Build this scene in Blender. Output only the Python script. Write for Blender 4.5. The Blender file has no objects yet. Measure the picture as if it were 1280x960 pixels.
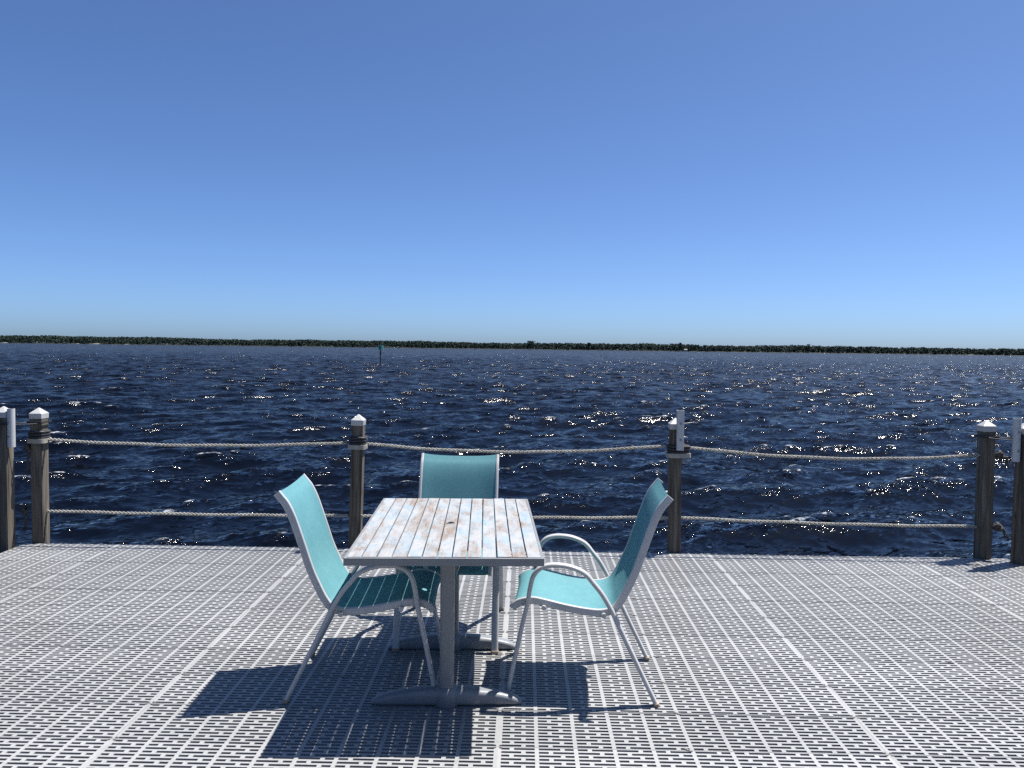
import bpy, bmesh, math, random
import numpy as np
from mathutils import Vector, Matrix, Quaternion

random.seed(7)
rng = np.random.default_rng(11)
S = bpy.context.scene
COL = S.collection
R = math.radians

# ------------------------------------------------------------------ helpers
def link(name, me, mat=None, parent=None, smooth=False):
    o = bpy.data.objects.new(name, me)
    COL.objects.link(o)
    if mat is not None:
        me.materials.append(mat)
    if parent is not None:
        o.parent = parent
    if smooth:
        me.polygons.foreach_set('use_smooth', [True] * len(me.polygons))
    return o

def from_py(name, verts, faces, mat=None, parent=None, smooth=False):
    me = bpy.data.meshes.new(name)
    me.from_pydata([tuple(v) for v in verts], [], faces)
    me.update()
    return link(name, me, mat, parent, smooth)

def np_mesh(name, verts, quads):
    me = bpy.data.meshes.new(name)
    nv, nf = len(verts), len(quads)
    me.vertices.add(nv)
    me.vertices.foreach_set('co', np.asarray(verts, np.float32).ravel())
    me.loops.add(nf * 4)
    me.loops.foreach_set('vertex_index', np.asarray(quads, np.int32).ravel())
    me.polygons.add(nf)
    me.polygons.foreach_set('loop_start', np.arange(0, nf * 4, 4, dtype=np.int32))
    me.polygons.foreach_set('loop_total', np.full(nf, 4, np.int32))
    me.update(calc_edges=True)
    return me

def thing(name, label, cat, loc=(0, 0, 0), rz=0.0, group=None):
    o = bpy.data.objects.new(name, None)
    o.empty_display_size = 0.1
    COL.objects.link(o)
    o.location = loc
    o.rotation_euler = (0, 0, rz)
    return tag(o, label, cat, group)

def tag(o, label, cat, group=None):
    o['label'] = label
    o['category'] = cat
    if group:
        o['group'] = group
    return o

def bevel(o, w, seg=2):
    m = o.modifiers.new('bevel', 'BEVEL')
    m.width = w
    m.segments = seg
    m.limit_method = 'ANGLE'
    m.angle_limit = R(40)
    m.harden_normals = False
    return o

class MB:
    """collects shapes into one mesh"""
    def __init__(s):
        s.v = []; s.f = []
    def add(s, v, f):
        k = len(s.v)
        s.v += [tuple(p) for p in v]
        s.f += [tuple(i + k for i in q) for q in f]
        return s
    def box(s, x0, x1, y0, y1, z0, z1):
        v = [(x, y, z) for z in (z0, z1) for y in (y0, y1) for x in (x0, x1)]
        return s.add(v, [(0, 2, 3, 1), (4, 5, 7, 6), (0, 1, 5, 4), (2, 6, 7, 3), (0, 4, 6, 2), (1, 3, 7, 5)])
    def rings(s, rings, cap=True, closed=False):
        n = len(rings[0]); m = len(rings)
        v = [p for r in rings for p in r]
        f = []
        last = m if closed else m - 1
        for i in range(last):
            a = i * n; b = ((i + 1) % m) * n
            for j in range(n):
                k = (j + 1) % n
                f.append((a + j, a + k, b + k, b + j))
        if cap and not closed:
            f.append(tuple(range(n - 1, -1, -1)))
            f.append(tuple((m - 1) * n + j for j in range(n)))
        return s.add(v, f)
    def tube(s, pts, r, n=10, closed=False):
        return s.sweep(pts, [(r * math.cos(2 * math.pi * k / n), r * math.sin(2 * math.pi * k / n)) for k in range(n)], closed=closed)
    def sweep(s, pts, sec, side=None, closed=False):
        pts = [Vector(p) for p in pts]
        rings = []
        prev = None
        m = len(pts)
        for i, p in enumerate(pts):
            if closed:
                t = pts[(i + 1) % m] - pts[i - 1]
            else:
                t = pts[min(i + 1, m - 1)] - pts[max(i - 1, 0)]
            t.normalize()
            if side is not None:
                a = Vector(side)
                a = (a - t * a.dot(t)).normalized()
            elif prev is None:
                a = t.orthogonal().normalized()
            else:
                a = (prev - t * prev.dot(t)).normalized()
            prev = a
            b = t.cross(a)
            rings.append([p + a * x + b * y for x, y in sec])
        return s.rings(rings, closed=closed)
    def build(s, name, mat=None, parent=None, smooth=False):
        o = from_py(name, s.v, s.f, mat, parent, smooth)
        bm = bmesh.new(); bm.from_mesh(o.data)
        bmesh.ops.recalc_face_normals(bm, faces=bm.faces)
        bm.to_mesh(o.data); bm.free()
        return o

def autosmooth(o, ang=35):
    o.data.polygons.foreach_set('use_smooth', [True] * len(o.data.polygons))
    o.data.set_sharp_from_angle(angle=R(ang))
    return o

def rrect(w, h, r, n=4):
    out = []
    for cx, cy, a0 in ((w/2 - r, h/2 - r, 0), (-w/2 + r, h/2 - r, 90), (-w/2 + r, -h/2 + r, 180), (w/2 - r, -h/2 + r, 270)):
        for k in range(n + 1):
            a = R(a0 + 90 * k / n)
            out.append((cx + r * math.cos(a), cy + r * math.sin(a)))
    return out

def spline(pts, per=8):
    P = [Vector(p) for p in pts]
    P = [P[0] * 2 - P[1]] + P + [P[-1] * 2 - P[-2]]
    out = []
    for i in range(1, len(P) - 2):
        a, b, c, d = P[i - 1], P[i], P[i + 1], P[i + 2]
        for k in range(per):
            t = k / per
            out.append(0.5 * ((2 * b) + (c - a) * t + (2 * a - 5 * b + 4 * c - d) * t * t + (3 * b - a - 3 * c + d) * t ** 3))
    out.append(P[-2])
    return out

# ------------------------------------------------------------------ materials
class NT:
    def __init__(s, name):
        s.m = bpy.data.materials.new(name)
        s.m.use_nodes = True
        s.t = s.m.node_tree
        s.t.nodes.clear()
        s.out = s.n('ShaderNodeOutputMaterial')
    def n(s, typ, **kw):
        nd = s.t.nodes.new(typ)
        for k, v in kw.items():
            if k.startswith('i_'):
                key = k[2:].replace('_', ' ')
                nd.inputs[key].default_value = v
            else:
                setattr(nd, k, v)
        return nd
    def l(s, a, b):
        s.t.links.new(a, b)
    def noise(s, vec, scale, detail=3, rough=0.55, dist=0.0):
        nd = s.n('ShaderNodeTexNoise')
        nd.inputs['Scale'].default_value = scale
        nd.inputs['Detail'].default_value = detail
        nd.inputs['Roughness'].default_value = rough
        nd.inputs['Distortion'].default_value = dist
        if vec is not None:
            s.l(vec, nd.inputs['Vector'])
        return nd
    def ramp(s, fac, stops, interp='LINEAR'):
        nd = s.n('ShaderNodeValToRGB')
        nd.color_ramp.interpolation = interp
        el = nd.color_ramp.elements
        while len(el) < len(stops):
            el.new(0.5)
        for e, (p, c) in zip(el, stops):
            e.position = p
            e.color = (*c, 1) if len(c) == 3 else c
        s.l(fac, nd.inputs['Fac'])
        return nd
    def mix(s, fac, a, b, blend='MIX'):
        nd = s.n('ShaderNodeMix', data_type='RGBA', blend_type=blend)
        for sock, val in ((nd.inputs[0], fac), (nd.inputs[6], a), (nd.inputs[7], b)):
            if hasattr(val, 'links') or hasattr(val, 'is_linked'):
                s.l(val, sock)
            elif isinstance(val, (int, float)):
                sock.default_value = val
            else:
                sock.default_value = (*val, 1)
        return nd.outputs[2]
    def math(s, op, a, b=None, c=None, clamp=False):
        nd = s.n('ShaderNodeMath', operation=op, use_clamp=clamp)
        for k, v in enumerate((a, b, c)):
            if v is None: continue
            if hasattr(v, 'is_linked'):
                s.l(v, nd.inputs[k])
            else:
                nd.inputs[k].default_value = v
        return nd.outputs[0]
    def mapping(s, vec, scale=(1, 1, 1), loc=(0, 0, 0), rot=(0, 0, 0)):
        nd = s.n('ShaderNodeMapping')
        nd.inputs['Scale'].default_value = scale
        nd.inputs['Location'].default_value = loc
        nd.inputs['Rotation'].default_value = rot
        s.l(vec, nd.inputs['Vector'])
        return nd.outputs[0]
    def principled(s, color=None, rough=0.5, metal=0.0, spec=0.5, normal=None):
        p = s.n('ShaderNodeBsdfPrincipled')
        p.inputs['Metallic'].default_value = metal
        p.inputs['Specular IOR Level'].default_value = spec
        for key, v in (('Base Color', color), ('Roughness', rough)):
            if v is None: continue
            if hasattr(v, 'is_linked'):
                s.l(v, p.inputs[key])
            elif isinstance(v, (int, float)):
                p.inputs[key].default_value = v
            else:
                p.inputs[key].default_value = (*v, 1)
        if normal is not None:
            s.l(normal, p.inputs['Normal'])
        return p
    def bump(s, h, dist=0.002, strength=1.0):
        b = s.n('ShaderNodeBump')
        b.inputs['Distance'].default_value = dist
        b.inputs['Strength'].default_value = strength
        s.l(h, b.inputs['Height'])
        return b.outputs[0]
    def done(s, p):
        s.l(p.outputs[0], s.out.inputs['Surface'])
        return s.m

def coords(t, kind='Object'):
    return t.n('ShaderNodeTexCoord').outputs[kind]

def rand_coords(t):
    tc = coords(t)
    oi = t.n('ShaderNodeObjectInfo')
    off = t.n('ShaderNodeVectorMath', operation='MULTIPLY_ADD')
    comb = t.n('ShaderNodeCombineXYZ')
    for k, f in enumerate((37.0, 19.0, 53.0)):
        t.l(t.math('MULTIPLY', oi.outputs['Random'], f), comb.inputs[k])
    off.inputs[1].default_value = (1, 1, 1)
    t.l(tc, off.inputs[0]); t.l(comb.outputs[0], off.inputs[2])
    return off.outputs[0], oi.outputs['Random']

def mat_simple(name, c, rough=0.5, var=0.12, scale=9, metal=0.0, bump=0.0, spec=0.5):
    t = NT(name)
    tc, _ = rand_coords(t)
    n = t.noise(tc, scale, 5, 0.6)
    dark = tuple(x * (1 - var) for x in c); light = tuple(min(1, x * (1 + var)) for x in c)
    col = t.ramp(n.outputs['Fac'], [(0.3, dark), (0.7, light)]).outputs[0]
    nm = None
    if bump:
        n2 = t.noise(tc, scale * 12, 3)
        nm = t.bump(n2.outputs['Fac'], bump)
    rg = t.ramp(n.outputs['Fac'], [(0.3, (rough * 0.85,) * 3), (0.7, (min(1, rough * 1.2),) * 3)]).outputs[0]
    return t.done(t.principled(col, rg, metal, spec, nm))

def mat_deck():
    t = NT('deck_plastic')
    pos = t.n('ShaderNodeNewGeometry').outputs['Position']
    a = t.noise(pos, 0.9, 4, 0.6)
    b = t.noise(pos, 14, 4, 0.65)
    c = t.noise(pos, 70, 3, 0.6)
    # each panel row / column a slightly different batch
    cell = t.n('ShaderNodeTexWhiteNoise', noise_dimensions='2D')
    sn = t.n('ShaderNodeVectorMath', operation='SNAP')
    sn.inputs[1].default_value = (1.524, 0.3048, 50)
    off = t.mapping(pos, loc=(0.082 + 1.524 * 4, -3.256 + 0.3048 * 60, 20))
    t.l(off, sn.inputs[0])
    t.l(sn.outputs[0], cell.inputs['Vector'])
    base = t.ramp(cell.outputs['Value'], [(0.0, (0.262, 0.262, 0.257)), (1.0, (0.318, 0.317, 0.311))]).outputs[0]
    d1 = t.ramp(a.outputs['Fac'], [(0.35, (0.87, 0.868, 0.865)), (0.65, (1, 1, 1))]).outputs[0]
    d2 = t.ramp(b.outputs['Fac'], [(0.28, (0.84, 0.835, 0.83)), (0.46, (1, 1, 1))]).outputs[0]
    d3 = t.ramp(c.outputs['Fac'], [(0.25, (0.82, 0.81, 0.80)), (0.5, (1, 1, 1))]).outputs[0]
    col = t.mix(1.0, t.mix(1.0, t.mix(1.0, base, d1, 'MULTIPLY'), d2, 'MULTIPLY'), d3, 'MULTIPLY')
    nm = t.bump(t.noise(pos, 260, 2).outputs['Fac'], 0.0006, 0.5)
    return t.done(t.principled(col, 0.45, 0, 0.5, nm))

def mat_wood(name, c0, c1, c2):
    t = NT(name)
    tc, rnd = rand_coords(t)
    st = t.mapping(tc, (20, 20, 0.9))
    g = t.noise(st, 1.6, 6, 0.62, 0.6)
    st2 = t.mapping(tc, (120, 120, 3.5))
    g2 = t.noise(st2, 1.0, 4, 0.6)
    col = t.ramp(g.outputs['Fac'], [(0.36, c0), (0.5, c1), (0.66, c2)]).outputs[0]
    cr = t.ramp(g2.outputs['Fac'], [(0.30, (0.45, 0.43, 0.4)), (0.46, (1, 1, 1))]).outputs[0]
    col = t.mix(1.0, col, cr, 'MULTIPLY')
    kn = t.n('ShaderNodeTexVoronoi')
    kn.inputs['Scale'].default_value = 1.0
    t.l(t.mapping(tc, (7, 7, 3.2)), kn.inputs['Vector'])
    kf = t.ramp(kn.outputs['Distance'], [(0.05, (0.25, 0.22, 0.2)), (0.14, (1, 1, 1))]).outputs[0]
    col = t.mix(0.8, col, kf, 'MULTIPLY')
    h = t.math('ADD', g.outputs['Fac'], g2.outputs['Fac'])
    return t.done(t.principled(col, 0.8, 0, 0.25, t.bump(h, 0.003, 0.8)))

def mat_slat():
    t = NT('worn_painted_wood')
    tc, rnd = rand_coords(t)
    v = t.mapping(tc, (9.5, 3.2, 8))
    n1 = t.noise(v, 1.0, 6, 0.68, 0.4)
    n2 = t.noise(t.mapping(tc, (17, 7.5, 8), (9, 4, 2)), 1.0, 6, 0.7, 0.6)
    n3 = t.noise(t.mapping(tc, (150, 7, 40)), 1.0, 6, 0.7)
    n4 = t.noise(tc, 60, 4, 0.7)
    tan = t.ramp(n3.outputs['Fac'], [(0.3, (0.135, 0.105, 0.083)), (0.5, (0.20, 0.155, 0.124)), (0.75, (0.255, 0.212, 0.18))]).outputs[0]
    white = t.ramp(n4.outputs['Fac'], [(0.3, (0.25, 0.25, 0.252)), (0.6, (0.325, 0.326, 0.328))]).outputs[0]
    blue = t.ramp(n3.outputs['Fac'], [(0.3, (0.165, 0.24, 0.30)), (0.7, (0.25, 0.305, 0.34))]).outputs[0]
    f1 = t.ramp(t.math('ADD', n1.outputs['Fac'], t.math('MULTIPLY', t.math('SUBTRACT', n4.outputs['Fac'], 0.5), 0.35)),
                [(0.46, (0, 0, 0)), (0.64, (1, 1, 1))]).outputs[0]
    f2 = t.ramp(t.math('ADD', n2.outputs['Fac'], t.math('MULTIPLY', t.math('SUBTRACT', n3.outputs['Fac'], 0.5), 0.3)),
                [(0.45, (0, 0, 0)), (0.62, (1, 1, 1))]).outputs[0]
    col = t.mix(f2, white, blue)
    col = t.mix(f1, col, tan)
    wear = t.ramp(n3.outputs['Fac'], [(0.26, (0.60, 0.54, 0.49)), (0.44, (1, 1, 1))]).outputs[0]
    col = t.mix(1.0, col, wear, 'MULTIPLY')
    return t.done(t.principled(col, 0.6, 0, 0.3, t.bump(n3.outputs['Fac'], 0.001, 0.6)))

def mat_fabric():
    t = NT('turquoise_mesh_fabric')
    tc, rnd = rand_coords(t)
    n = t.noise(tc, 5, 5, 0.65)
    n2 = t.noise(t.mapping(tc, (400, 60, 60)), 1, 2)
    col = t.ramp(n.outputs['Fac'], [(0.3, (0.118, 0.305, 0.340)), (0.7, (0.145, 0.355, 0.390))]).outputs[0]
    fib = t.ramp(n2.outputs['Fac'], [(0.35, (0.86, 0.86, 0.86)), (0.65, (1.06, 1.06, 1.06))]).outputs[0]
    col = t.mix(1.0, col, fib, 'MULTIPLY')
    w = t.n('ShaderNodeTexWave', wave_type='BANDS', bands_direction='X')
    w.inputs['Scale'].default_value = 130
    t.l(coords(t), w.inputs['Vector'])
    nm = t.bump(t.math('ADD', w.outputs['Fac'], n2.outputs['Fac']), 0.0008, 0.5)
    p = t.principled(col, 0.7, 0, 0.3, nm)
    tr = t.n('ShaderNodeBsdfTranslucent')
    t.l(col, tr.inputs['Color'])
    mx = t.n('ShaderNodeMixShader')
    mx.inputs[0].default_value = 0.28
    t.l(p.outputs[0], mx.inputs[1]); t.l(tr.outputs[0], mx.inputs[2])
    t.l(mx.outputs[0], t.out.inputs['Surface'])
    return t.m

def mat_white_metal():
    t = NT('white_powder_coat')
    tc, rnd = rand_coords(t)
    n = t.noise(tc, 14, 5, 0.65)
    n2 = t.noise(tc, 60, 4, 0.7)
    col = t.ramp(n.outputs['Fac'], [(0.3, (0.3533, 0.3548, 0.3572)), (0.6, (0.4082, 0.4082, 0.4043))]).outputs[0]
    sp = t.ramp(n2.outputs['Fac'], [(0.27, (0.42, 0.30, 0.20)), (0.34, (1, 1, 1))]).outputs[0]
    col = t.mix(1.0, col, sp, 'MULTIPLY')
    return t.done(t.principled(col, 0.35, 0, 0.5, t.bump(n2.outputs['Fac'], 0.0006, 0.4)))

def mat_rope():
    t = NT('weathered_rope')
    tc = t.n('ShaderNodeNewGeometry').outputs['Position']
    n = t.noise(tc, 9, 4, 0.6)
    n2 = t.noise(tc, 220, 2, 0.6)
    col = t.ramp(n.outputs['Fac'], [(0.3, (0.29, 0.28, 0.245)), (0.7, (0.44, 0.425, 0.39))]).outputs[0]
    f = t.ramp(n2.outputs['Fac'], [(0.3, (0.6, 0.6, 0.58)), (0.6, (1, 1, 1))]).outputs[0]
    return t.done(t.principled(t.mix(1, col, f, 'MULTIPLY'), 0.85, 0, 0.2, t.bump(n2.outputs['Fac'], 0.002)))

def mat_water():
    t = NT('lake_water')
    pos = t.n('ShaderNodeNewGeometry').outputs['Position']
    wpos = t.mapping(pos, rot=(0, 0, R(-30)))      # along the crests
    def slope(scale, amp, stretch=(1, 1, 1), detail=2.0, rough=0.5):
        nd = t.noise(t.mapping(wpos, stretch), scale, detail, rough)
        v = t.n('ShaderNodeVectorMath', operation='MULTIPLY_ADD')
        t.l(nd.outputs['Color'], v.inputs[0])
        v.inputs[1].default_value = (amp, amp, 0)
        v.inputs[2].default_value = (-amp / 2, -amp / 2, 0)
        return v.outputs[0]
    def vadd(a, b):
        v = t.n('ShaderNodeVectorMath', operation='ADD'); t.l(a, v.inputs[0]); t.l(b, v.inputs[1]); return v.outputs[0]
    def vscale(a, f):
        v = t.n('ShaderNodeVectorMath', operation='SCALE'); t.l(a, v.inputs[0]); t.l(f, v.inputs['Scale']); return v.outputs[0]
    # patches where gusts roughen the surface
    gust = t.noise(t.mapping(wpos, (0.5, 1.0, 1)), 0.55, 4, 0.62)
    gf = t.ramp(gust.outputs['Fac'], [(0.36, (0.35,) * 3), (0.66, (1.35,) * 3)]).outputs[0]
    att = t.n('ShaderNodeAttribute', attribute_name='chop')
    ratt = t.n('ShaderNodeAttribute', attribute_name='rough')
    miss = t.math('MULTIPLY_ADD', ratt.outputs['Fac'], 9.0, 0.05)
    small = vadd(vadd(vscale(slope(1.3, 2.6, (0.4, 1, 1), 2, 0.6), miss), slope(5.0, 1.5, (0.33, 1, 1), 3, 0.68)), slope(18.0, 1.85, (0.4, 1, 1), 2, 0.65))
    amp = t.math('MULTIPLY', gf, t.math('ADD', t.math('MULTIPLY', att.outputs['Fac'], 0.8), 0.75))
    off = vscale(small, amp)
    # steep broken wavelets in clusters on the crests
    bn = t.noise(t.mapping(wpos, (0.4, 1.4, 1)), 1.9, 4, 0.7)
    bm_ = t.math('ADD', bn.outputs['Fac'], t.math('MULTIPLY', att.outputs['Fac'], 0.13))
    br = t.ramp(bm_, [(0.55, (0, 0, 0)), (0.80, (1, 1, 1))]).outputs[0]
    off = vadd(off, vscale(slope(24.0, 5.4, (0.5, 1, 1), 3, 0.7), br))
    nrm = t.n('ShaderNodeNewGeometry').outputs['Normal']
    nn = t.n('ShaderNodeVectorMath', operation='NORMALIZE')
    t.l(vadd(nrm, off), nn.inputs[0])
    # foam: thin broken streaks on crests
    fatt = t.n('ShaderNodeAttribute', attribute_name='foam')
    fn = t.noise(t.mapping(wpos, (0.7, 3.4, 1)), 3.2, 6, 0.72, 0.5)
    fsum = t.math('ADD', t.math('MULTIPLY', fatt.outputs['Fac'], 0.55), fn.outputs['Fac'])
    ff = t.ramp(fsum, [(0.80, (0, 0, 0)), (0.98, (1, 1, 1))]).outputs[0]
    fb = t.noise(t.mapping(wpos, (0.6, 1.8, 1)), 13.0, 4, 0.7)
    ff = t.math('MULTIPLY', ff, t.ramp(fb.outputs['Fac'], [(0.44, (0, 0, 0)), (0.60, (1, 1, 1))]).outputs[0])
    body = t.n('ShaderNodeBsdfDiffuse')
    body.inputs['Color'].default_value = (0.0012, 0.0021, 0.0050, 1)
    gl = t.n('ShaderNodeBsdfGlossy', distribution='GGX')
    gl.inputs['Color'].default_value = (0.57, 0.565, 0.56, 1)
    t.l(t.math('MULTIPLY_ADD', br, 0.08, ratt.outputs['Fac']), gl.inputs['Roughness'])
    t.l(nn.outputs[0], gl.inputs['Normal'])
    fr = t.n('ShaderNodeFresnel')
    fr.inputs['IOR'].default_value = 1.33
    t.l(nn.outputs[0], fr.inputs['Normal'])
    p = t.n('ShaderNodeMixShader')
    t.l(fr.outputs[0], p.inputs[0]); t.l(body.outputs[0], p.inputs[1]); t.l(gl.outputs[0], p.inputs[2])
    d = t.principled((0.42, 0.44, 0.46), 0.9, 0, 0.2)
    mx = t.n('ShaderNodeMixShader')
    t.l(t.math('MULTIPLY', ff, 0.8), mx.inputs[0]); t.l(p.outputs[0], mx.inputs[1]); t.l(d.outputs[0], mx.inputs[2])
    t.l(mx.outputs[0], t.out.inputs['Surface'])
    return t.m

def mat_leaves():
    t = NT('pine_foliage')
    g = t.n('ShaderNodeNewGeometry')
    n = t.noise(g.outputs['Position'], 0.035, 3)
    col = t.ramp(n.outputs['Fac'], [(0.35, (0.020, 0.036, 0.030)), (0.65, (0.031, 0.050, 0.038))]).outputs[0]  # greens lifted a little: slight distance haze put into the leaf colour
    rnd = t.ramp(g.outputs['Random Per Island'], [(0, (0.75,) * 3), (1, (1.25,) * 3)]).outputs[0]
    col = t.mix(1, col, rnd, 'MULTIPLY')
    return t.done(t.principled(col, 0.8, 0, 0.2))

M = dict(
    deck=mat_deck(),
    joist=mat_simple('deck_framing', (0.075, 0.065, 0.052), 0.85, 0.3, 6),
    screw=mat_simple('screw_steel', (0.20, 0.19, 0.18), 0.5, 0.2, 40, 0.6),
    post=mat_wood('weathered_post_wood', (0.048, 0.040, 0.031), (0.105, 0.090, 0.071), (0.17, 0.15, 0.122)),
    cap=mat_simple('white_cap_plastic', (0.3925, 0.3925, 0.3846), 0.4, 0.06, 20),
    pipe=mat_simple('white_pipe_plastic', (0.4082, 0.4121, 0.4161), 0.35, 0.07, 14),
    dark=mat_simple('black_rubber', (0.022, 0.022, 0.026), 0.6, 0.2, 20),
    strap=mat_simple('aged_white_strap', (0.2669, 0.2551, 0.2198), 0.6, 0.2, 30),
    rope=mat_rope(),
    darkrope=mat_simple('dirty_rope_end', (0.06, 0.055, 0.05), 0.9, 0.4, 50, 0, 0.003),
    slat=mat_slat(),
    grey=mat_simple('grey_powder_coat', (0.1883, 0.1901, 0.1888), 0.42, 0.08, 18, 0, 0.0003),
    base=mat_simple('grey_cast_base', (0.1696, 0.1777, 0.1888), 0.45, 0.1, 14, 0, 0.0004),
    white=mat_white_metal(),
    fabric=mat_fabric(),
    foot=mat_simple('scuffed_foot_plastic', (0.30, 0.22, 0.15), 0.6, 0.3, 60),
    water=mat_water(),
    leaves=mat_leaves(),
    trunk=mat_simple('tree_bark', (0.11, 0.085, 0.065), 0.9, 0.3, 3),
    shore=mat_simple('shore_soil', (0.022, 0.026, 0.016), 0.9, 0.3, 0.05),
    sand=mat_simple('pale_sand', (0.15, 0.14, 0.115), 0.9, 0.15, 0.3),
    green=mat_simple('green_sign_paint', (0.03, 0.22, 0.11), 0.4, 0.1, 6),
    pale=mat_simple('pale_sign_border', (0.45, 0.68, 0.60), 0.4, 0.05, 6),
    pile=mat_simple('dark_marker_pile', (0.03, 0.028, 0.03), 0.8, 0.3, 4),
    house=mat_simple('pale_house_wall', (0.471, 0.4553, 0.4239), 0.8, 0.1, 0.3),
    houseroof=mat_simple('grey_house_roof', (0.16, 0.15, 0.15), 0.8, 0.1, 0.3),
)

CAMH = 1.565
WATER = -1.1

# ------------------------------------------------------------------ camera
F = 962.0
Yc = Vector((15 / F, 45 / F, -1)).normalized()
Xc = Vector((1, -0.0125, 0))
Xc = (Xc - Yc * Xc.dot(Yc)).normalized()
Zc = Xc.cross(Yc)
mw = Matrix(((Xc.x, Xc.y, Xc.z, 0), (Yc.x, Yc.y, Yc.z, 0), (Zc.x, Zc.y, Zc.z, CAMH), (0, 0, 0, 1)))
cd = bpy.data.cameras.new('camera')
cam = bpy.data.objects.new('camera', cd)
COL.objects.link(cam)
cam.matrix_world = mw
cd.sensor_width = 36
cd.lens = 36 * F / 1280
cd.clip_start = 0.05
cd.clip_end = 20000
S.camera = cam

# ------------------------------------------------------------------ light
SUN_AZ, SUN_EL = R(63.0), R(66.5)      # azimuth clockwise from +Y
sd = Vector((math.sin(SUN_AZ) * math.cos(SUN_EL), math.cos(SUN_AZ) * math.cos(SUN_EL), math.sin(SUN_EL)))
sl = bpy.data.lights.new('sun', 'SUN')
sl.energy = 5.0
sl.angle = R(0.5)
sl.color = (1.0, 0.975, 0.94)
so = bpy.data.objects.new('sun', sl)
COL.objects.link(so)
so.rotation_euler = sd.to_track_quat('Z', 'Y').to_euler()
so.location = (20, 10, 40)

w = bpy.data.worlds.new('World')
S.world = w
w.use_nodes = True
wt = w.node_tree
bg = wt.nodes['Background']
sky = wt.nodes.new('ShaderNodeTexSky')
sky.sky_type = 'NISHITA'
sky.sun_disc = False
sky.sun_elevation = SUN_EL
sky.sun_rotation = SUN_AZ
sky.altitude = 2000
sky.air_density = 0.7
sky.dust_density = 5.0
sky.ozone_density = 2.0
bg.inputs['Strength'].default_value = 0.0600
# the camera's white balance: a plain colour gain on the whole sky
gain = wt.nodes.new('ShaderNodeVectorMath')
gain.operation = 'MULTIPLY'
gain.inputs[1].default_value = (0.775, 1.01, 1.31)
wt.links.new(sky.outputs[0], gain.inputs[0])
wt.links.new(gain.outputs[0], bg.inputs['Color'])

vs = S.view_settings
vs.view_transform = 'Standard'
vs.look = 'None'
vs.gamma = 1
vs.use_curve_mapping = False
vs.exposure = 1.05

# ------------------------------------------------------------------ deck (one slotted surface)
PW, PH = 1.524, 0.3048
DX0, DX1, DYF = -3.86, 3.72, 5.885
DYN = 3.256 - PH * 22            # well behind the camera
STRIP0, ROW0 = -0.082, 3.256

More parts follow.
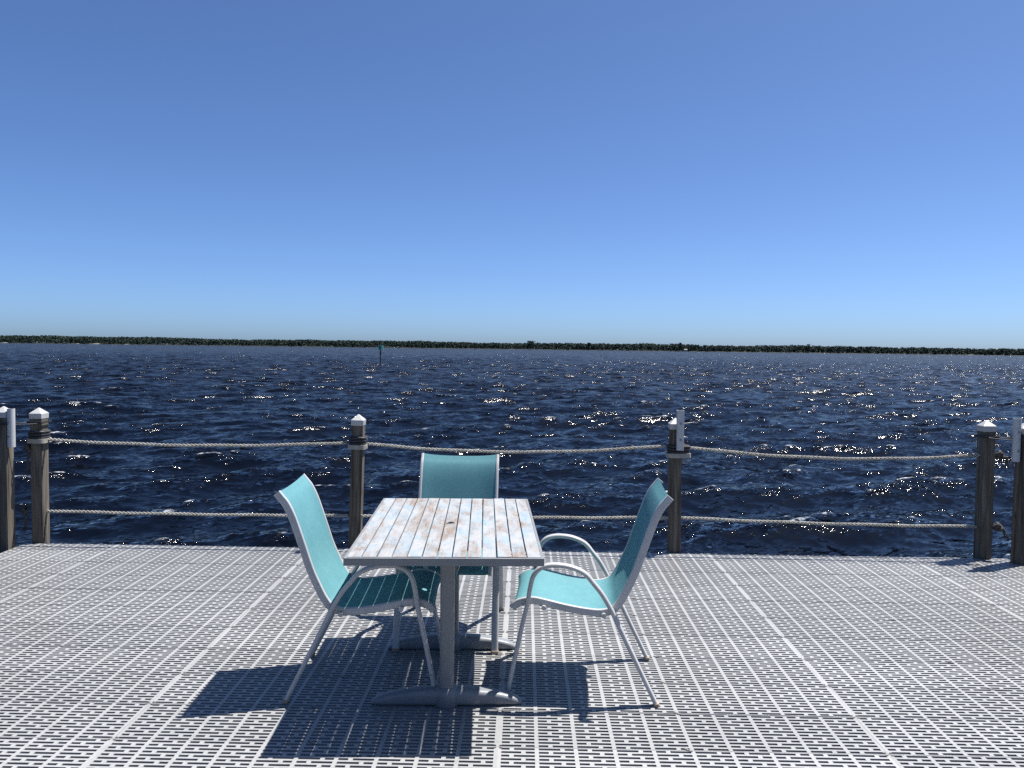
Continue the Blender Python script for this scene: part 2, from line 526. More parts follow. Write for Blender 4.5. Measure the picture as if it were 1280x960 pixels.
def build_deck():
    TH = 0.032
    top_q, wall_q = [], []         # each quad 4 points
    xs_cells = 10
    cw = PW / xs_cells
    def hq(x0, x1, y0, y1):
        if x1 - x0 > 1e-6 and y1 - y0 > 1e-6:
            top_q.append(((x0, y0, 0), (x1, y0, 0), (x1, y1, 0), (x0, y1, 0)))
    def hole(x0, x1, y0, y1):
        z = -TH
        wall_q.append(((x0, y0, 0), (x0, y0, z), (x1, y0, z), (x1, y0, 0)))
        wall_q.append(((x1, y1, 0), (x1, y1, z), (x0, y1, z), (x0, y1, 0)))
        wall_q.append(((x0, y1, 0), (x0, y1, z), (x0, y0, z), (x0, y0, 0)))
        wall_q.append(((x1, y0, 0), (x1, y0, z), (x1, y1, z), (x1, y1, 0)))
    P = PH / 12
    SL = 0.0144                      # slot width
    for c in range(xs_cells):
        x0, x1 = c * cw, (c + 1) * cw
        a = 0.0145 if c == 0 else 0.008
        b = 0.0145 if c == xs_cells - 1 else 0.008
        l, r = x0 + a, x1 - b
        br = 0.0085
        for k in range(12):
            ys = k * P + (P - SL) / 2
            ye = ys + SL
            m = x0 + cw * (0.36 if (k + c) % 2 else 0.66)
            hole(l, m - br, ys, ye); hole(m + br, r, ys, ye)
            hq(x0, l, ys, ye); hq(r, x1, ys, ye); hq(m - br, m + br, ys, ye)
            y_lo = k * P if k else 0.0016
            if k:
                hq(x0, x1, ys - (P - SL) / 2, ys)
            else:
                hq(x0, x1, 0.0016, ys)
            if k == 11:
                hq(x0, x1, ye, PH - 0.0016)
            else:
                hq(x0, x1, ye, ye + (P - SL) / 2)
    # panel ends at the seam
    for y, d in ((0.0016, 1), (PH - 0.0016, -1)):
        q = ((0, y, 0), (0, y, -TH), (PW, y, -TH), (PW, y, 0))
        wall_q.append(q if d > 0 else q[::-1])
    # small tongue joints in the seam
    for c in range(xs_cells):
        for dx in (-0.012, 0, 0.012):
            x = (c + 0.5) * cw + dx
            top_q.append(((x - 0.003, -0.0017, -0.0004), (x + 0.003, -0.0017, -0.0004), (x + 0.003, 0.0017, -0.0004), (x - 0.003, 0.0017, -0.0004)))
    base = np.array(top_q + wall_q, np.float64)       # n,4,3
    out = []
    c0 = math.floor((DX0 - STRIP0) / PW); c1 = math.ceil((DX1 - STRIP0) / PW)
    r0 = round((DYN - ROW0) / PH); r1 = math.ceil((DYF - ROW0) / PH)
    for ci in range(c0, c1):
        for ri in range(r0, r1):
            q = base.copy()
            q[:, :, 0] += STRIP0 + ci * PW
            q[:, :, 1] += ROW0 + ri * PH
            q[:, :, 2] += rng.normal(0, 0.0007)
            q[:, :, 1] += rng.normal(0, 0.0004)
            out.append(q)
    q = np.concatenate(out)
    q[:, :, 0] = np.clip(q[:, :, 0], DX0, DX1)
    q[:, :, 1] = np.clip(q[:, :, 1], None, DYF)
    ex = q.max(1) - q.min(1)
    flat = (ex < 1e-6).sum(1)
    q = q[flat < 2]
    me = np_mesh('deck', q.reshape(-1, 3), np.arange(len(q) * 4).reshape(-1, 4))
    o = link('deck', me, M['deck'])
    o['kind'] = 'structure'
    # rim boards and joists: timber under the panels
    mb = MB()
    mb.box(DX0 - 0.04, DX1 + 0.04, DYF + 0.002, DYF + 0.04, -0.26, -0.034)
    mb.box(DX0 - 0.04, DX0 - 0.002, DYN, DYF, -0.26, -0.036)
    mb.box(DX1 + 0.002, DX1 + 0.04, DYN, DYF, -0.26, -0.036)
    x = STRIP0 - 3 * PW
    while x < DX1:
        if x > DX0 + 0.1:
            mb.box(x - 0.02, x + 0.02, DYN, DYF - 0.002, -0.27, -0.036)
        if DX0 + 0.1 < x + PW / 2 < DX1 - 0.1:
            mb.box(x + PW / 2 - 0.02, x + PW / 2 + 0.02, DYN, DYF - 0.002, -0.27, -0.036)
        x += PW
    for y in (-2.5, 0, 2.6, 5.4):
        mb.box(DX0, DX1, y - 0.07, y + 0.07, -0.5, -0.275)
    f = mb.build('deck_frame', M['joist'])
    f['kind'] = 'structure'
    # screws at the panel joints
    sm = MB()
    for ci in range(c0, c1 + 1):
        for ri in range(r0, r1):
            X = STRIP0 + ci * PW; Y = ROW0 + ri * PH
            if not (DX0 + .05 < X < DX1 - .05 and 1.5 < Y < DYF - .03): continue
            for sx in (-0.011, 0.011):
                for sy in (-0.009, 0.009):
                    sm.box(X + sx - .0045, X + sx + .0045, Y + sy - .003, Y + sy + .003, 0.0012, 0.0032)
            for dx in (PW / 2,):
                xx = X + dx + rng.normal(0, .02)
                if xx < DX1 - .05:
                    for sx, sy in ((-.007, .007), (.0, -.0), (.008, -.008)):
                        sm.box(xx + sx - .006, xx + sx + .006, Y + sy - .0035, Y + sy + .0035, 0.0012, 0.003)
    so_ = sm.build('deck_screws', M['screw'])
    so_['kind'] = 'structure'
build_deck()

# ------------------------------------------------------------------ lake
def build_water():
    ny0, ny1, nx = 24, 1300, 1150
    Y = np.concatenate([np.linspace(-6, 5.2, ny0, endpoint=False), 5.2 * (1500 / 5.2) ** np.linspace(0, 1, ny1)])
    tx = np.linspace(-1, 1, nx)
    HW = 1.02 * np.maximum(Y, 5.2) + 6.0
    X = tx[None, :] * HW[:, None]
    YY = np.repeat(Y[:, None], nx, 1)
    dY = np.gradient(Y)
    cell = np.maximum(dY, 2 * HW / nx)
    Zs = np.zeros_like(X); DXs = np.zeros_like(X); DYs = np.zeros_like(X); J = np.zeros_like(X)
    lam_p = 2.9
    lams = np.exp(rng.uniform(math.log(0.24), math.log(9.0), 104))
    missing = np.zeros(len(Y))
    env = np.zeros_like(X)
    for k, lam in enumerate(lams):
        kk = 2 * math.pi / lam
        th = R(-66) + rng.normal(0, R(24 if lam > 1.2 else 38))
        dx, dy = math.cos(th), math.sin(th)
        spec = math.exp(-0.75 * (lam / lam_p) ** 2) if lam > lam_p else (lam / lam_p) ** 0.18 * 0.55
        steep = 0.079 * spec                           # a*k
        a = steep / kk
        fade = np.clip((lam / cell - 2.2) / 2.0, 0, 1)
        missing += (steep ** 2 / 2) * (1 - fade ** 2)
        if fade.max() == 0: continue
        rows = np.nonzero(fade > 0)[0]
        last = rows[-1] + 1
        ph = kk * (X[:last] * dx + YY[:last] * dy) + rng.uniform(0, 6.28)
        # groups: amplitude varies slowly over the surface
        g = 0.65 + 0.7 * np.sin(ph * 0.13 + 3.1 * np.sin(0.21 * kk * (X[:last] * dy - YY[:last] * dx) + k)) ** 2
        A = (a * fade[:last])[:, None] * g
        c, s = np.cos(ph), np.sin(ph)
        Zs[:last] += A * c
        q = 1.1
        DXs[:last] -= q * A * dx * s
        DYs[:last] -= q * A * dy * s
        J[:last] += A * kk * c
    Zs += 0.0
    V = np.stack([X + DXs, YY + DYs, WATER + Zs], -1).reshape(-1, 3)
    i = np.arange(len(Y) - 1)[:, None] * nx + np.arange(nx - 1)[None, :]
    i = i.ravel()
    Q = np.stack([i, i + 1, i + nx + 1, i + nx], -1)
    me = np_mesh('lake_water', V, Q)
    print('water rms z', Zs[100:400].std(), 'J', J[100:400].std(), J[100:400].max())
    foam = np.clip((J - 0.30) / 0.35, 0, 1)
    chop = np.clip(J / 0.3, -0.6, 1.4)
    rough = 0.03 + np.clip(np.sqrt(missing) * 0.9, 0, 0.14)
    rough = np.repeat(rough[:, None], nx, 1)
    for nm, arr in (('foam', foam), ('chop', chop), ('rough', rough)):
        at = me.attributes.new(nm, 'FLOAT', 'POINT')
        at.data.foreach_set('value', arr.astype(np.float32).ravel())
    o = link('lake_water', me, M['water'], smooth=True)
    o['kind'] = 'structure'
build_water()

# ------------------------------------------------------------------ far shore
SD = 1400.0
def shore_dist(x):
    return SD + 30 * math.sin(x * 0.004 + 1) + 18 * math.sin(x * 0.013) + 8 * math.sin(x * 0.05)

def tree_height(x):
    px = x / SD * F + 655           # rough profile of the treeline
    h = 11.2 + 2.6 * max(0, 1 - (px + 60) / 330) + 1.2 * math.exp(-((px - 820) / 70) ** 2) + 1.0 * math.exp(-((px - 1040) / 90) ** 2)
    return h + 1.0 * math.sin(x * 0.021) * math.sin(x * 0.0063 + 2) + 0.5 * math.sin(x * 0.09)

def foliage(mb_v, mb_f, cx, cy, z0, z1, rad, n, sz, flat=False):
    for _ in range(n):
        u = random.random()
        z = z0 + (z1 - z0) * u
        rr = rad * (1 - 0.75 * abs(u - (0.55 if flat else 0.35)) ** 1.2) * math.sqrt(random.random())
        a = random.uniform(0, 6.283)
        p = Vector((cx + rr * math.cos(a), cy + rr * math.sin(a), z))
        q = Quaternion((random.gauss(0, 1), random.gauss(0, 1), random.gauss(0, 1), random.gauss(0, 1))).normalized()
        s = sz * random.uniform(0.6, 1.3)
        k = len(mb_v)
        for u_, v_ in ((-1, -.6), (1, -.7), (.8, .7), (-.9, .6)):
            mb_v.append(tuple(p + q @ Vector((u_ * s, v_ * s, 0))))
        mb_f.append((k, k + 1, k + 2, k + 3))

def build_shore():
    xs = np.linspace(-1900, 1900, 500)
    v, f = [], []
    for x in xs:
        d = shore_dist(x)
        v += [(x, d - 3, WATER - 0.6), (x, d, WATER + 0.35), (x, d + 12, WATER + 1.0), (x, d + 60, WATER + 1.6), (x, d + 900, WATER + 2.0)]
    for i in range(len(xs) - 1):
        for j in range(4):
            a = i * 5 + j
            f.append((a, a + 5, a + 6, a + 1))
    o = from_py('far_shore', v, f, M['shore'], smooth=True)
    o['kind'] = 'structure'
    # forest
    fv, ff = [], []
    n = 0
    for row in range(6):
        x = -1650.0
        while x < 1650:
            x += random.uniform(3.2, 7.5)
            d = shore_dist(x) + 6 + row * 11 + random.uniform(-4, 4)
            px = x / SD * F + 655
            lo = 0.9 if px < 600 else 0.76
            h = tree_height(x) * random.uniform(lo, 1.06) * (0.78 if row == 0 else 1)
            foliage(fv, ff, x, d, WATER + (0.3 if row < 2 else h * 0.25), WATER + 1 + h, random.uniform(2.6, 6.5), 76, 0.9)
    me = np_mesh('forest', np.array(fv), np.array(ff))
    fo = link('forest', me, M['leaves'])
    fo['kind'] = 'stuff'
    fo['label'] = 'dark green band of pine forest along the far shore'
    # trunks seen along the edge belong to the same mass
    # sandy patches at the waterline
    sv, sf = [], []
    for px0, px1, hh in ((-4, 6, 0.9), (86, 100, 0.9), (116, 131, 1.3), (160, 168, 0.6), (1190, 1200, .5)):
        xa = (px0 - 655) / F * SD; xb = (px1 - 655) / F * SD
        k = len(sv); m = 8
        for i in range(m + 1):
            x = xa + (xb - xa) * i / m
            d = shore_dist(x)
            e = math.sin(math.pi * i / m)
            sv += [(x, d - 4, WATER - 0.4), (x, d - 2.5, WATER + 0.2 + 0.3 * e), (x, d + 3, WATER + 0.4 + hh * e)]
        for i in range(m):
            for j in range(2):
                a = k + i * 3 + j
                sf.append((a, a + 3, a + 4, a + 1))
    b = from_py('beach', sv, sf, M['sand'])
    b['kind'] = 'structure'
build_shore()

def pine(px, h, rad, label, flat):
    x = (px - 655) / F * SD
    d = shore_dist(x) + 4
    t = thing('pine_tree', label, 'pine tree', (x, d, WATER + 0.6))
    mb = MB()
    pts = [(0, 0, 0), (0.15, 0, h * 0.3), (-0.1, 0.1, h * 0.6), (0.1, 0, h * 0.93)]
    rings = []
    for p, r in zip(pts, (0.42, 0.34, 0.26, 0.1)):
        rings.append([(p[0] + r * math.cos(a), p[1] + r * math.sin(a), p[2]) for a in (i * math.pi / 4 for i in range(8))])
    mb.rings(rings)
    for k in range(5):
        a = random.uniform(0, 6.28); z = h * (0.55 + 0.08 * k); L = rad * 0.75
        mb.tube([(0, 0, z), (L * .5 * math.cos(a), L * .5 * math.sin(a), z + .5), (L * math.cos(a), L * math.sin(a), z + 1.0)], 0.1, 5)
    mb.build('trunk', M['trunk'], t)
    fv, ff = [], []
    if flat:
        for k in range(9):
            cx = random.uniform(-rad * .6, rad * .6); cy = random.uniform(-rad * .5, rad * .5)
            foliage(fv, ff, cx, cy, h * 0.74, h * 1.02, rad * 0.55, 26, 0.75, True)
    else:
        foliage(fv, ff, 0, 0, h * 0.3, h * 1.02, rad, 130, 0.8)
        foliage(fv, ff, rad * .4, 0, h * 0.5, h * 0.9, rad * .7, 50, 0.75)
    me = np_mesh('crown', np.array(fv), np.array(ff))
    link('crown', me, M['leaves'], t)
pine(664, 15.2, 7.5, 'flat-topped pine standing above the far treeline just right of the rear chair', True)
pine(739, 13.0, 3.6, 'small flat-topped pine above the far treeline between the two middle dock posts', True)
pine(853, 15.0, 3.6, 'tall narrow pine above the far treeline directly over the post with square white pipe', False)
pine(1013, 15.2, 4.4, 'tall broad pine above the far treeline on the right, tallest there', False)

def shore_house(px, wd, label):
    x = (px - 655) / F * SD
    d = shore_dist(x) - 0.5
    t = thing('shore_house', label, 'house', (x, d, WATER + 0.5))
    MB().box(-wd / 2, wd / 2, -2, 3, -0.3, 2.4).build('wall', M['house'], t)
    mb = MB()
    a, b = wd / 2 + .4, 2.4
    mb.add([(-a, -2.5, b), (a, -2.5, b), (a, 3.5, b), (-a, 3.5, b), (-a, .5, b + 1.7), (a, .5, b + 1.7)],
           [(0, 1, 5, 4), (2, 3, 4, 5), (0, 4, 3), (1, 2, 5), (0, 3, 2, 1)])
    mb.build('roof', M['houseroof'], t)
    for k in (-.28, .22):
        MB().box(wd * k - .4, wd * k + .4, -2.06, -2.004, .9, 1.8).build('window', M['dark'], t)
shore_house(859, 6.0, 'tiny pale house at the far waterline, just right of the square white pipe post')

# ------------------------------------------------------------------ channel marker
def marker():
    D = 105.0
    x = (475 - 655 + 0.3) / F * D
    t = thing('channel_marker', 'dark channel marker pole with green square number board standing in the lake', 'channel marker', (x, D, WATER))
    mb = MB()
    mb.tube([(0, 0, -1.2), (0.01, 0, 1.0), (0.0, 0, 2.3)], 0.085, 12)
    autosmooth(mb.build('pole', M['pile'], t), 50)
    b = MB().box(-.29, .29, -.17, -.14, 2.15, 2.82).build('sign_board', M['green'], t)
    m2 = MB()
    m2.box(-.29, .29, -.178, -.173, 2.74, 2.82); m2.box(-.29, .29, -.178, -.173, 2.15, 2.23)
    m2.box(-.29, -.22, -.178, -.173, 2.232, 2.738); m2.box(.12, .29, -.178, -.173, 2.232, 2.738)
    m2.build('border', M['pale'], b)
    b2 = MB().box(.30, .33, -.14, .36, 2.2, 2.75).build('sign_board', M['green'], t)
marker()

# ------------------------------------------------------------------ dock posts
def rope_collar(root, z, wide=0.0):
    # light strap round the post with dark rope wraps above it
    mb = MB()
    o_, i_ = 0.066, 0.052
    pts = rrect(0.128 + wide, 0.128, 0.03, 4)
    path = [(x + wide / 2, y, z) for x, y in pts]
    mb.sweep(path, rrect(0.010, 0.034, 0.004, 2)[::1], side=None, closed=True) if False else None
    rings_o = [(x + wide / 2, y) for x, y in rrect(0.138 + wide, 0.142, 0.034, 4)]
    rings_i = [(x + wide / 2, y) for x, y in rrect(0.122 + wide, 0.126, 0.028, 4)]
    n = len(rings_o)
    v = [(x, y, zz) for zz in (z - .017, z + .017) for x, y in rings_o] + [(x, y, zz) for zz in (z - .017, z + .017) for x, y in rings_i]
    f = []
    for j in range(n):
        k = (j + 1) % n
        f += [(j, k, n + k, n + j), (2*n + k, 2*n + j, 3*n + j, 3*n + k), (n + j, n + k, 3*n + k, 3*n + j), (j, 2*n + j, 2*n + k, k)]
    mb = MB().add(v, f)
    autosmooth(mb.build('strap', M['strap'], root), 40)
    mb = MB()
    for q, dz in enumerate((0.026, 0.048, 0.069)):
        g = 0.014
        path = [(x + wide / 2, y, z + dz + 0.003 * math.sin(3 * x * 20)) for x, y in rrect(0.112 + wide * .9 + .003 * q, 0.112, 0.03, 4)]
        mb.tube(path, 0.0105, 8, closed=True)
    autosmooth(mb.build('rope_wrap', M['dark'], root), 60)

def dock_post(x, y, top, label, collar=None, wide=0.0, pipe=None, lean=(0, 0)):
    t = thing('dock_post', label, 'post', (x, y, 0), 0, 'wooden posts of the dock railing')
    t.rotation_euler = (R(lean[0]), R(lean[1]), 0)
    h = 0.0445
    mb = MB()
    rings = []
    for k in range(13):
        z = -1.9 + (top - 0.05 + 1.9) * k / 12
        dx, dy = rng.normal(0, .0012, 2)
        rings.append([(dx + sx * h, dy + sy * h, z) for sx, sy in ((-1, -1), (1, -1), (1, 1), (-1, 1))])
    mb.rings(rings)
    bevel(mb.build('shaft', M['post'], t), 0.004, 2)
    c = 0.0475
    zc = top - 0.085
    mb = MB()
    mb.add([(-c, -c, zc), (c, -c, zc), (c, c, zc), (-c, c, zc), (-c - .002, -c - .002, zc + .042), (c + .002, -c - .002, zc + .042), (c + .002, c + .002, zc + .042), (-c - .002, c + .002, zc + .042),
            (-.004, -.004, top), (.004, -.004, top), (.004, .004, top), (-.004, .004, top)],
           [(3, 2, 1, 0), (0, 1, 5, 4), (1, 2, 6, 5), (2, 3, 7, 6), (3, 0, 4, 7), (4, 5, 9, 8), (5, 6, 10, 9), (6, 7, 11, 10), (7, 4, 8, 11), (8, 9, 10, 11)])
    bevel(mb.build('cap', M['cap'], t), 0.003, 2)
    if collar:
        rope_collar(t, collar, wide)
    if pipe:
        px, py, z0, z1, kind = pipe
        mb = MB()
        r = 0.027
        if kind == 'square':
            o_, i_ = rrect(.052, .052, .006, 2), rrect(.042, .042, .004, 2)
        else:
            o_ = [(r * math.cos(a), r * math.sin(a)) for a in (i * math.pi / 10 for i in range(20))]
            i_ = [(x_ * .84, y_ * .84) for x_, y_ in o_]
        mb.rings([[(px + x_, py + y_, z) for x_, y_ in s] for z, s in ((z0, i_), (z0, o_), (z1, o_), (z1, i_), (z1 - .12, i_))], cap=True)
        p = mb.build('pipe_holder', M['pipe'], t)
        autosmooth(p, 40)
        for zz in (z0 + .08, z1 - .1):
            MB().box(px - .006, px + .006, py - .033, py - .0262, zz - .006, zz + .006).build('screw_head', M['screw'], p)
    return t

PY = DYF + 0.055
def X_at(px, Y): return px
dock_post(-3.765, PY - .03, 1.055, 'weathered corner post at left end of deck with rope collar near its white cap', collar=.80)
dock_post(-3.935, 5.755, 1.075, 'leftmost dock post, cut by the photo edge, with round white pipe beside its cap',
          pipe=(.075, -.03, .77, 1.06, 'round'))
dock_post(-1.30, PY, 1.035, 'second full dock post, behind the left chair, leaning with rope collar', collar=.785, lean=(0, 1.3))
dock_post(1.185, PY, 1.04, 'dock post behind the right chair with square white pipe fixed on its front', collar=.755, wide=.045,
          pipe=(.022, -.073, .80, 1.105, 'square'), lean=(0, -.5))
dock_post(3.54, PY - .04, 1.06, 'clean white-capped corner post at right end of deck with knots beside it', lean=(0, -.4))
dock_post(3.735, 5.76, 1.06, 'rightmost dock post, cut by the photo edge, with round white pipe beside its cap',
          pipe=(-.080, -.03, .77, 1.09, 'round'))

# ------------------------------------------------------------------ ropes
def strand_rope(mb, pts, rs=0.0049, ro=0.0080, pitch=0.095, n=6):
    P = [Vector(p) for p in pts]
    L = [0.0]
    for a, b in zip(P, P[1:]): L.append(L[-1] + (b - a).length)
    for s in range(3):
        path = []
        for i, p in enumerate(P):
            t = (P[min(i + 1, len(P) - 1)] - P[max(i - 1, 0)]).normalized()
            a = Vector((0, 0, 1)); a = (a - t * a.dot(t)).normalized(); b = t.cross(a)
            ph = 2 * math.pi * (L[i] / pitch + s / 3)
            path.append(p + (a * math.cos(ph) + b * math.sin(ph)) * ro)
        mb.tube(path, rs, n)

def dock_rope(a, b, sag, label, knots=()):
    root = thing('rope', label, 'rope', a, 0, 'twisted ropes strung between the dock posts')
    A, B = Vector((0, 0, 0)), Vector(b) - Vector(a)
    n = int(B.length / 0.0065)
    ph = random.uniform(0, 6)
    pts = []
    for i in range(n + 1):
        t = i / n
        p = A.lerp(B, t)
        p.z -= sag * 4 * t * (1 - t) + 0.002 * math.sin(t * 23 + ph)
        pts.append(p)
    mb = MB()
    strand_rope(mb, pts)
    o = mb.build('strand', M['rope'], root)
    autosmooth(o, 60)
    for (kx, ky, kz, tail, mat) in knots:
        mb = MB()
        k0 = Vector((kx, ky, kz)) - Vector(a)
        loop = []
        for i in range(26):
            th = 2 * math.pi * i / 26
            loop.append(k0 + Vector((0.022 * math.cos(th) + .006 * math.cos(3 * th), 0.02 * math.sin(2 * th), 0.026 * math.sin(th))))
        mb.tube(loop, 0.011, 8, closed=True)
        loop = [k0 + Vector((0.012 * math.sin(2 * math.pi * i / 20), 0.024 * math.cos(2 * math.pi * i / 20), 0.016 * math.cos(4 * math.pi * i / 20))) for i in range(20)]
        mb.tube(loop, 0.011, 8, closed=True)
        o = mb.build('knot', M[mat], root); autosmooth(o, 60)
        mb = MB()
        tl = spline([k0, k0 + Vector(tail) * .5 + Vector((.008, -.01, .01)), k0 + Vector(tail)], 8)
        strand_rope(mb, tl, .006, .006, .05)
        for q in range(7):
            e = Vector(tail).normalized()
            mb.tube([k0 + Vector(tail), k0 + Vector(tail) + e * .03 + Vector(rng.normal(0, .012, 3))], .0025, 4)
        autosmooth(mb.build('rope_tail', M[mat], root), 60)

RY = PY - 0.02
XS = (-3.765, -1.30, 1.185, 3.54)
TX = [x + dx for x, dx in zip(XS, (0, .018, -.007, 0))]
h = .05
dock_rope((XS[0] + h, RY, .806), (TX[1] - h - .03, RY, .815), .034, 'upper twisted rope over the water, left of the left chair',
          [(XS[0] - .065, RY - .04, .74, (.0, -.02, -.17), 'darkrope')])
dock_rope((TX[1] + h + .03, RY, .808), (TX[2] - h - .03, RY, .826), .056, 'upper twisted rope sagging behind the middle turquoise chair')
dock_rope((TX[2] + h + .02, RY, .82), (XS[3] - h, PY - .04, .792), .057, 'upper twisted rope sagging at right, lowest of the upper three',
          [(XS[3] + .075, RY - .06, .80, (.05, -.02, -.055), 'darkrope')])
dock_rope((XS[0] + h, RY, .243), (XS[1] - h, RY, .243), .008, 'lower twisted rope near the deck, left of and behind left chair',
          [(XS[0] - .10, RY - .05, .26, (.015, -.01, -.13), 'darkrope')])
dock_rope((XS[1] + h, RY, .243), (XS[2] - h, RY, .268), .006, 'lower twisted rope partly hidden behind the table')
dock_rope((XS[2] + h, RY, .268), (XS[3] - h, PY - .04, .240), .012, 'lower twisted rope near the deck at right, between last two long-spaced posts',
          [(XS[3] + .07, RY - .08, .255, (.05, -.01, -.05), 'darkrope')])

def cord(x0, y0, x1, y1, z, label, tail):
    mb = MB()
    d = Vector((x1 - x0, y1 - y0, 0)).normalized(); nrm = Vector((-d.y, d.x, 0))
    for sgn in (-1, 1):
        a = Vector((x0, y0, z)) + nrm * .066 * sgn - d * .02; b = Vector((x1, y1, z - .006)) + nrm * .066 * sgn + d * .02
        mb.tube([a.lerp(b, i / 8) - Vector((0, 0, .006 * math.sin(math.pi * i / 8))) for i in range(9)], .004, 6)
    for X, Y in ((x0, y0), (x1, y1)):
        for e in (0, .009):
            mb.tube([(X + px, Y + py, z + e - .003) for px, py in rrect(.122, .122, .012, 3)], .0042, 6, closed=True)
    o = mb.build('cord', M['dark'])
    autosmooth(o, 60)
    tag(o, label, 'cord', 'black cords tying the corner posts together')
cord(-3.935, 5.755, -3.765, PY - .03, .945, 'thin black cord tied round the two posts at the left deck corner', 1)
cord(3.54, PY - .04, 3.735, 5.76, .935, 'thin black cord tied round the two posts at the right deck corner', -1)

# ------------------------------------------------------------------ table
def table():
    t = thing('table', 'rectangular dining table with worn white, blue and tan slats on grey double pedestal', 'table', (-.334, 3.598, 0), R(2.9))
    W, L, H = .792, 1.205, .735
    a, b = W / 2, L / 2
    mb = MB()
    e = .011
    mb.box(-a, a, -b, -b + e, H - .034, H - .003); mb.box(-a, a, b - e, b, H - .034, H - .003)
    mb.box(-a, -a + e, -b + e, b - e, H - .034, H - .003); mb.box(a - e, a, -b + e, b - e, H - .034, H - .003)
    mb.box(-a + e, -a + .05, -b + e, b - e, H - .034, H - .016); mb.box(a - .05, a - e, -b + e, b - e, H - .034, H - .016)
    bevel(mb.build('frame', M['grey'], t), .0015, 2)
    n = 13
    iw = W - 2 * e - .002
    g = .0048
    sw = (iw - g * (n - 1)) / n
    for k in range(n):
        x0 = -iw / 2 + k * (sw + g)
        mb = MB()
        z = H + rng.normal(0, .0006)
        y0, y1 = -b + e + .001, b - e - .001
        cx = x0 + sw / 2
        mb = MB()
        if k == n // 2:                      # centre slat carries the parasol hole
            hr, N, yc, h2 = .0185, 32, -.004, sw / 2
            outer, inner = [], []
            for i in range(N):
                an = 2 * math.pi * (i + .5) / N
                ca, sa = math.cos(an), math.sin(an)
                m_ = h2 / max(abs(ca), abs(sa))
                outer.append((ca * m_, yc + sa * m_)); inner.append((hr * ca, yc + hr * sa))
            q = N // 8
            for i in range(q, 8 * q, 2 * q):  # square off the corners
                j = i % N
            v = [(x, y, zz) for zz in (0, -.013) for x, y in outer] + [(x, y, zz) for zz in (0, -.013) for x, y in inner]
            f = []
            for i in range(N):
                j = (i + 1) % N
                f += [(i, j, 2*N + j, 2*N + i), (N + j, N + i, 3*N + i, 3*N + j), (2*N + i, 2*N + j, 3*N + j, 3*N + i), (j, i, N + i, N + j)]
            mb.add(v, f)
            mb.box(-h2, h2, y0, yc - h2 + .0002, -.013, 0); mb.box(-h2, h2, yc + h2 - .0002, y1, -.013, 0)
        else:
            mb.box(-sw / 2, sw / 2, y0, y1, -.013, 0)
        o = mb.build('slat', M['slat'], t)
        o.location = (cx, 0, z)
        o.rotation_euler = (0, 0, rng.normal(0, .0006))
        bevel(o, .002, 2)
    mb = MB()
    for y in (-.292, .328):
        mb.box(-a + .052, a - .052, y - .02, y + .02, H - .036, H - .0145)
    mb.box(-.05, -.03, -.271, .307, H - .036, H - .016); mb.box(.03, .05, -.271, .307, H - .036, H - .016)
    mb.build('crossbar', M['grey'], t)
    # thin collar lining the parasol hole
    ring = lambda r_, z_: [(r_ * math.cos(i * math.pi / 16), -.004 + r_ * math.sin(i * math.pi / 16), z_) for i in range(32)]
    g_ = MB().rings([ring(.0160, H - .012), ring(.0182, H - .012), ring(.0183, H + .0012), ring(.0215, H + .0016), ring(.0205, H + .0028), ring(.0160, H + .0028)], cap=False, closed=True)
    autosmooth(g_.build('umbrella_ring', M['grey'], t), 40)
    for y in (-.292, .328):
        ped = bpy.data.objects.new('pedestal', None); COL.objects.link(ped); ped.parent = t; ped.location = (0, y, 0); ped.empty_display_size = .1
        mb = MB()
        sec = rrect(.062, .062, .018, 5)
        mb.rings([[(x, yy, z) for x, yy in sec] for z in (.06, .35, H - .045)])
        autosmooth(mb.build('column', M['grey'], ped), 40)
        mb = MB().box(-.11, .11, -.05, .05, H - .044, H - .037)
        bevel(mb.build('top_plate', M['grey'], ped), .002)
        # base: collar and two tapering arms
        mb = MB()
        cr = [(r, z) for r, z in ((.052, 0), (.056, .006), (.056, .05), (.053, .068), (.046, .078), (.036, .082))]
        mb.rings([[(r * math.cos(i * math.pi / 14), r * math.sin(i * math.pi / 14), z) for i in range(28)] for r, z in cr])
        for s in (-1, 1):
            rings = []
            for k in range(15):
                q = k / 14
                x = s * (.03 + .30 * q)
                hh = .072 - .008 * q - .040 * q ** 2.6
                wd = .040 - .012 * q
                if k == 14: hh *= .55; wd *= .6
                if k == 13: hh *= .92; wd *= .88
                r = min(hh, wd) * .55
                rings.append([(x, -yy if s < 0 else yy, zz + hh / 2 + .004) for yy, zz in rrect(2 * wd, hh, r, 4)])
            mb.rings(rings)
        autosmooth(mb.build('base', M['base'], ped), 45)
    return t
table()

# ------------------------------------------------------------------ sling chairs
RAIL = [(-.046, .920), (-.029, .899), (-.004, .866), (.024, .805), (.060, .70), (.096, .59), (.128, .515), (.158, .455), (.190, .414), (.235, .396), (.30, .396),
        (.40, .410), (.497, .430), (.551, .438), (.600, .430), (.628, .415), (.641, .398)]
FLEG = [(.659, .008), (.628, .17), (.597, .32), (.572, .435), (.562, .50)]
ARM = [(.562, .50), (.550, .552), (.527, .588), (.495, .606), (.448, .613), (.382, .606), (.322, .580), (.281, .535), (.242, .486), (.200, .415)]
RLEG = [(.200, .415), (.156, .324), (.077, .163), (.0, .008)]

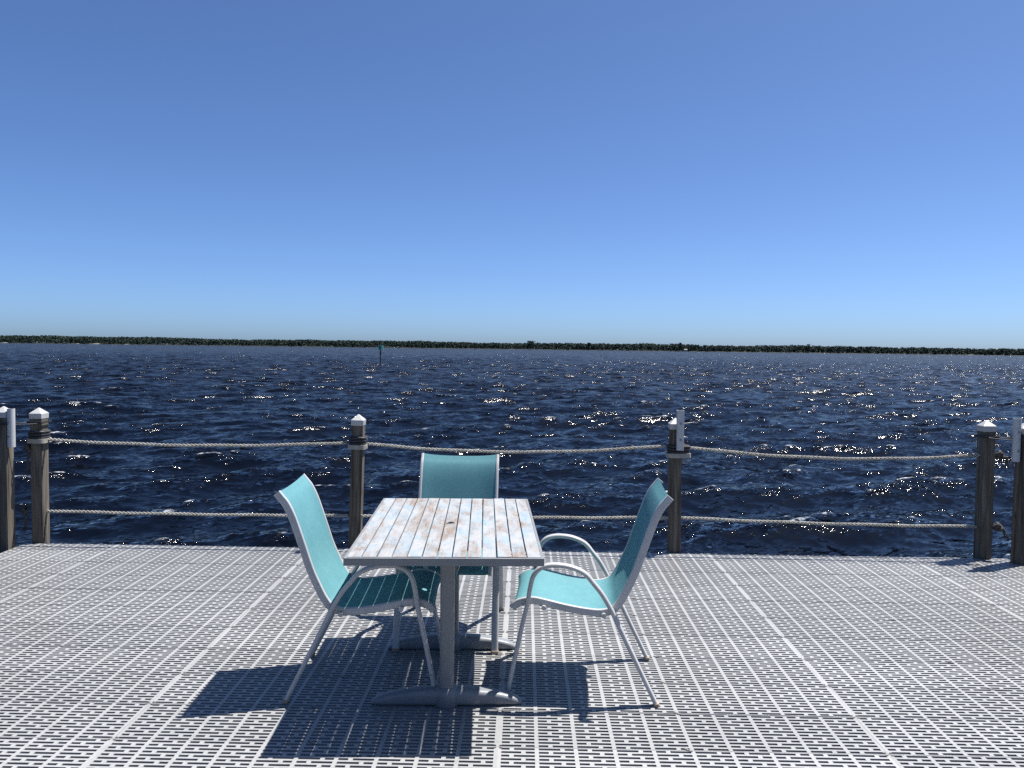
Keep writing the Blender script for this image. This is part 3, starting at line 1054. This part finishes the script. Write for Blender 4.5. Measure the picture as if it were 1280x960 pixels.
def make_chair(label):
    t = thing('sling_chair', label, 'chair', (0, 0, 0), 0, 'turquoise sling chairs round the table')
    # local: +y is the way the sitter faces, origin midway between the rear feet
    rail = spline([(0, y, z) for y, z in RAIL], 5)
    leg_sec = rrect(.036, .020, .009, 3)
    rail_sec = rrect(.018, .034, .006, 3)
    hw, lw = .224, .254
    for s in (-1, 1):
        mb = MB().sweep([(s * hw, p.y, p.z) for p in rail], rail_sec, side=(1, 0, 0))
        autosmooth(mb.build('side_rail', M['white'], t), 45)
        def bow(z):
            return s * (lw + .012 * max(0, min(1, (z - .42) / .18)))
        for pts, nm in ((FLEG, 'leg'), (RLEG, 'leg'), (ARM, 'armrest')):
            c = spline([(bow(z), y, z) for y, z in pts], 6)
            mb = MB().sweep(c, leg_sec, side=(1, 0, 0))
            o = autosmooth(mb.build(nm, M['white'], t), 45)
            if nm == 'leg':
                end = c[0] if c[0].z < .1 else c[-1]
                mb = MB()
                mb.rings([[(end.x + x, end.y + y, z) for x, y in rrect(.041, .026, .010, 3)] for z in (0.0025, .016)])
                autosmooth(mb.build('foot_cap', M['foot'], o), 40)
    for (y, z, nm) in ((.50, .412, 'stretcher'), (.235, .388, 'stretcher')):
        mb = MB().tube([(-lw + .004, y, z), (lw - .004, y, z)], .011, 10)
        autosmooth(mb.build(nm, M['white'], t), 50)
    mb = MB().tube([(-hw, .62, .408), (hw, .62, .408)], .009, 10)
    autosmooth(mb.build('front_bar', M['white'], t), 50)
    # sling, split at the bend into backrest and seat
    L = [0]
    for a, b in zip(rail, rail[1:]): L.append(L[-1] + (b - a).length)
    split = min(range(len(rail)), key=lambda i: abs(rail[i].y - .17) + abs(rail[i].z - .43))
    nu, th = 21, .0022
    full, ff = [], []
    for i, p in enumerate(rail):
        tg = (rail[min(i + 1, len(rail) - 1)] - rail[max(i - 1, 0)]).normalized()
        nv = Vector((0, -tg.z, tg.y))          # towards the sitter
        if nv.dot(Vector((0, 1, 1))) < 0: nv = -nv
        bend = math.exp(-((L[i] - L[split]) / .09) ** 2)
        sagd = .018 * (1 - .5 * bend)
        for j in range(nu):
            u = -1 + 2 * j / (nu - 1)
            q = p + nv * (.0185 - sagd * (1 - u ** 4) - (.004 if abs(u) > .99 else 0))
            if i < 12:                          # the top hem dips in the middle
                q += tg * (.006 * (1 - u * u) * (1 - i / 12))
            full.append(Vector((u * (hw + .0075), q.y, q.z)))
    for r_ in range(len(rail) - 1):
        for j in range(nu - 1):
            k = r_ * nu + j
            ff.append((k, k + 1, k + nu + 1, k + nu))
    tmp = bpy.data.meshes.new('tmp'); tmp.from_pydata(full, [], ff); tmp.update()
    vn = [v.normal.copy() for v in tmp.vertices]
    if vn[nu * (len(rail) - 4) + 10].z < 0: vn = [-n for n in vn]
    bpy.data.meshes.remove(tmp)
    def sheet(i0, i1, nm):
        ids = range(i0 * nu, (i1 + 1) * nu)
        n = len(ids)
        v = [full[k] for k in ids] + [full[k] - vn[k] * th for k in ids]
        nr = [vn[k] for k in ids] + [-vn[k] for k in ids]
        f = []
        rows = i1 - i0 + 1
        for r_ in range(rows - 1):
            for j in range(nu - 1):
                k = r_ * nu + j
                f += [(k, k + 1, k + nu + 1, k + nu), (n + k, n + k + nu, n + k + nu + 1, n + k + 1)]
        for r_ in range(rows - 1):
            for j in (0, nu - 1):
                k = r_ * nu + j
                f.append((k, k + nu, n + k + nu, n + k))
        for r_ in ([0] if i0 == 0 else []) + ([rows - 1] if i1 == len(rail) - 1 else []):
            for j in range(nu - 1):
                k = r_ * nu + j
                f.append((k, k + 1, n + k + 1, n + k))
        o = from_py(nm, v, f, M['fabric'], t, smooth=True)
        o.data.normals_split_custom_set_from_vertices(nr)
        return o
    sheet(0, split, 'backrest')
    sheet(split, len(rail) - 1, 'seat')
    return t

def copy_tree(o, parent=None):
    c = o.copy(); COL.objects.link(c)
    if parent is not None:
        c.parent = parent
    for ch in list(o.children):
        copy_tree(ch, c)
    return c

chair = make_chair('turquoise sling chair at left of table facing right, its backrest brightly sunlit')
# left chair faces +X: local +y -> +X
chair.location = (-1.036, 3.546, 0); chair.rotation_euler = (0, 0, R(-90 + 2.7))
c2 = copy_tree(chair)
c2['label'] = 'turquoise sling chair at right of table facing left, with white arms fully visible'
c2.location = (.621, 3.578, 0); c2.rotation_euler = (0, 0, R(90 - 4.5))
c3 = copy_tree(chair)
c3['label'] = 'turquoise sling chair behind the table facing the camera, only its back clear of it'
c3.location = (-.373, 4.535, 0); c3.rotation_euler = (0, 0, R(180 - 1.0))

# ------------------------------------------------------------------ render
S.cycles.use_denoising = False        # keeps the fine ripples and glints crisp
S.cycles.max_bounces = 6
S.cycles.sample_clamp_indirect = 1.2
S.cycles.caustics_reflective = False
S.cycles.caustics_refractive = False
S.cycles.blur_glossy = 1.0
S.cycles.use_adaptive_sampling = False
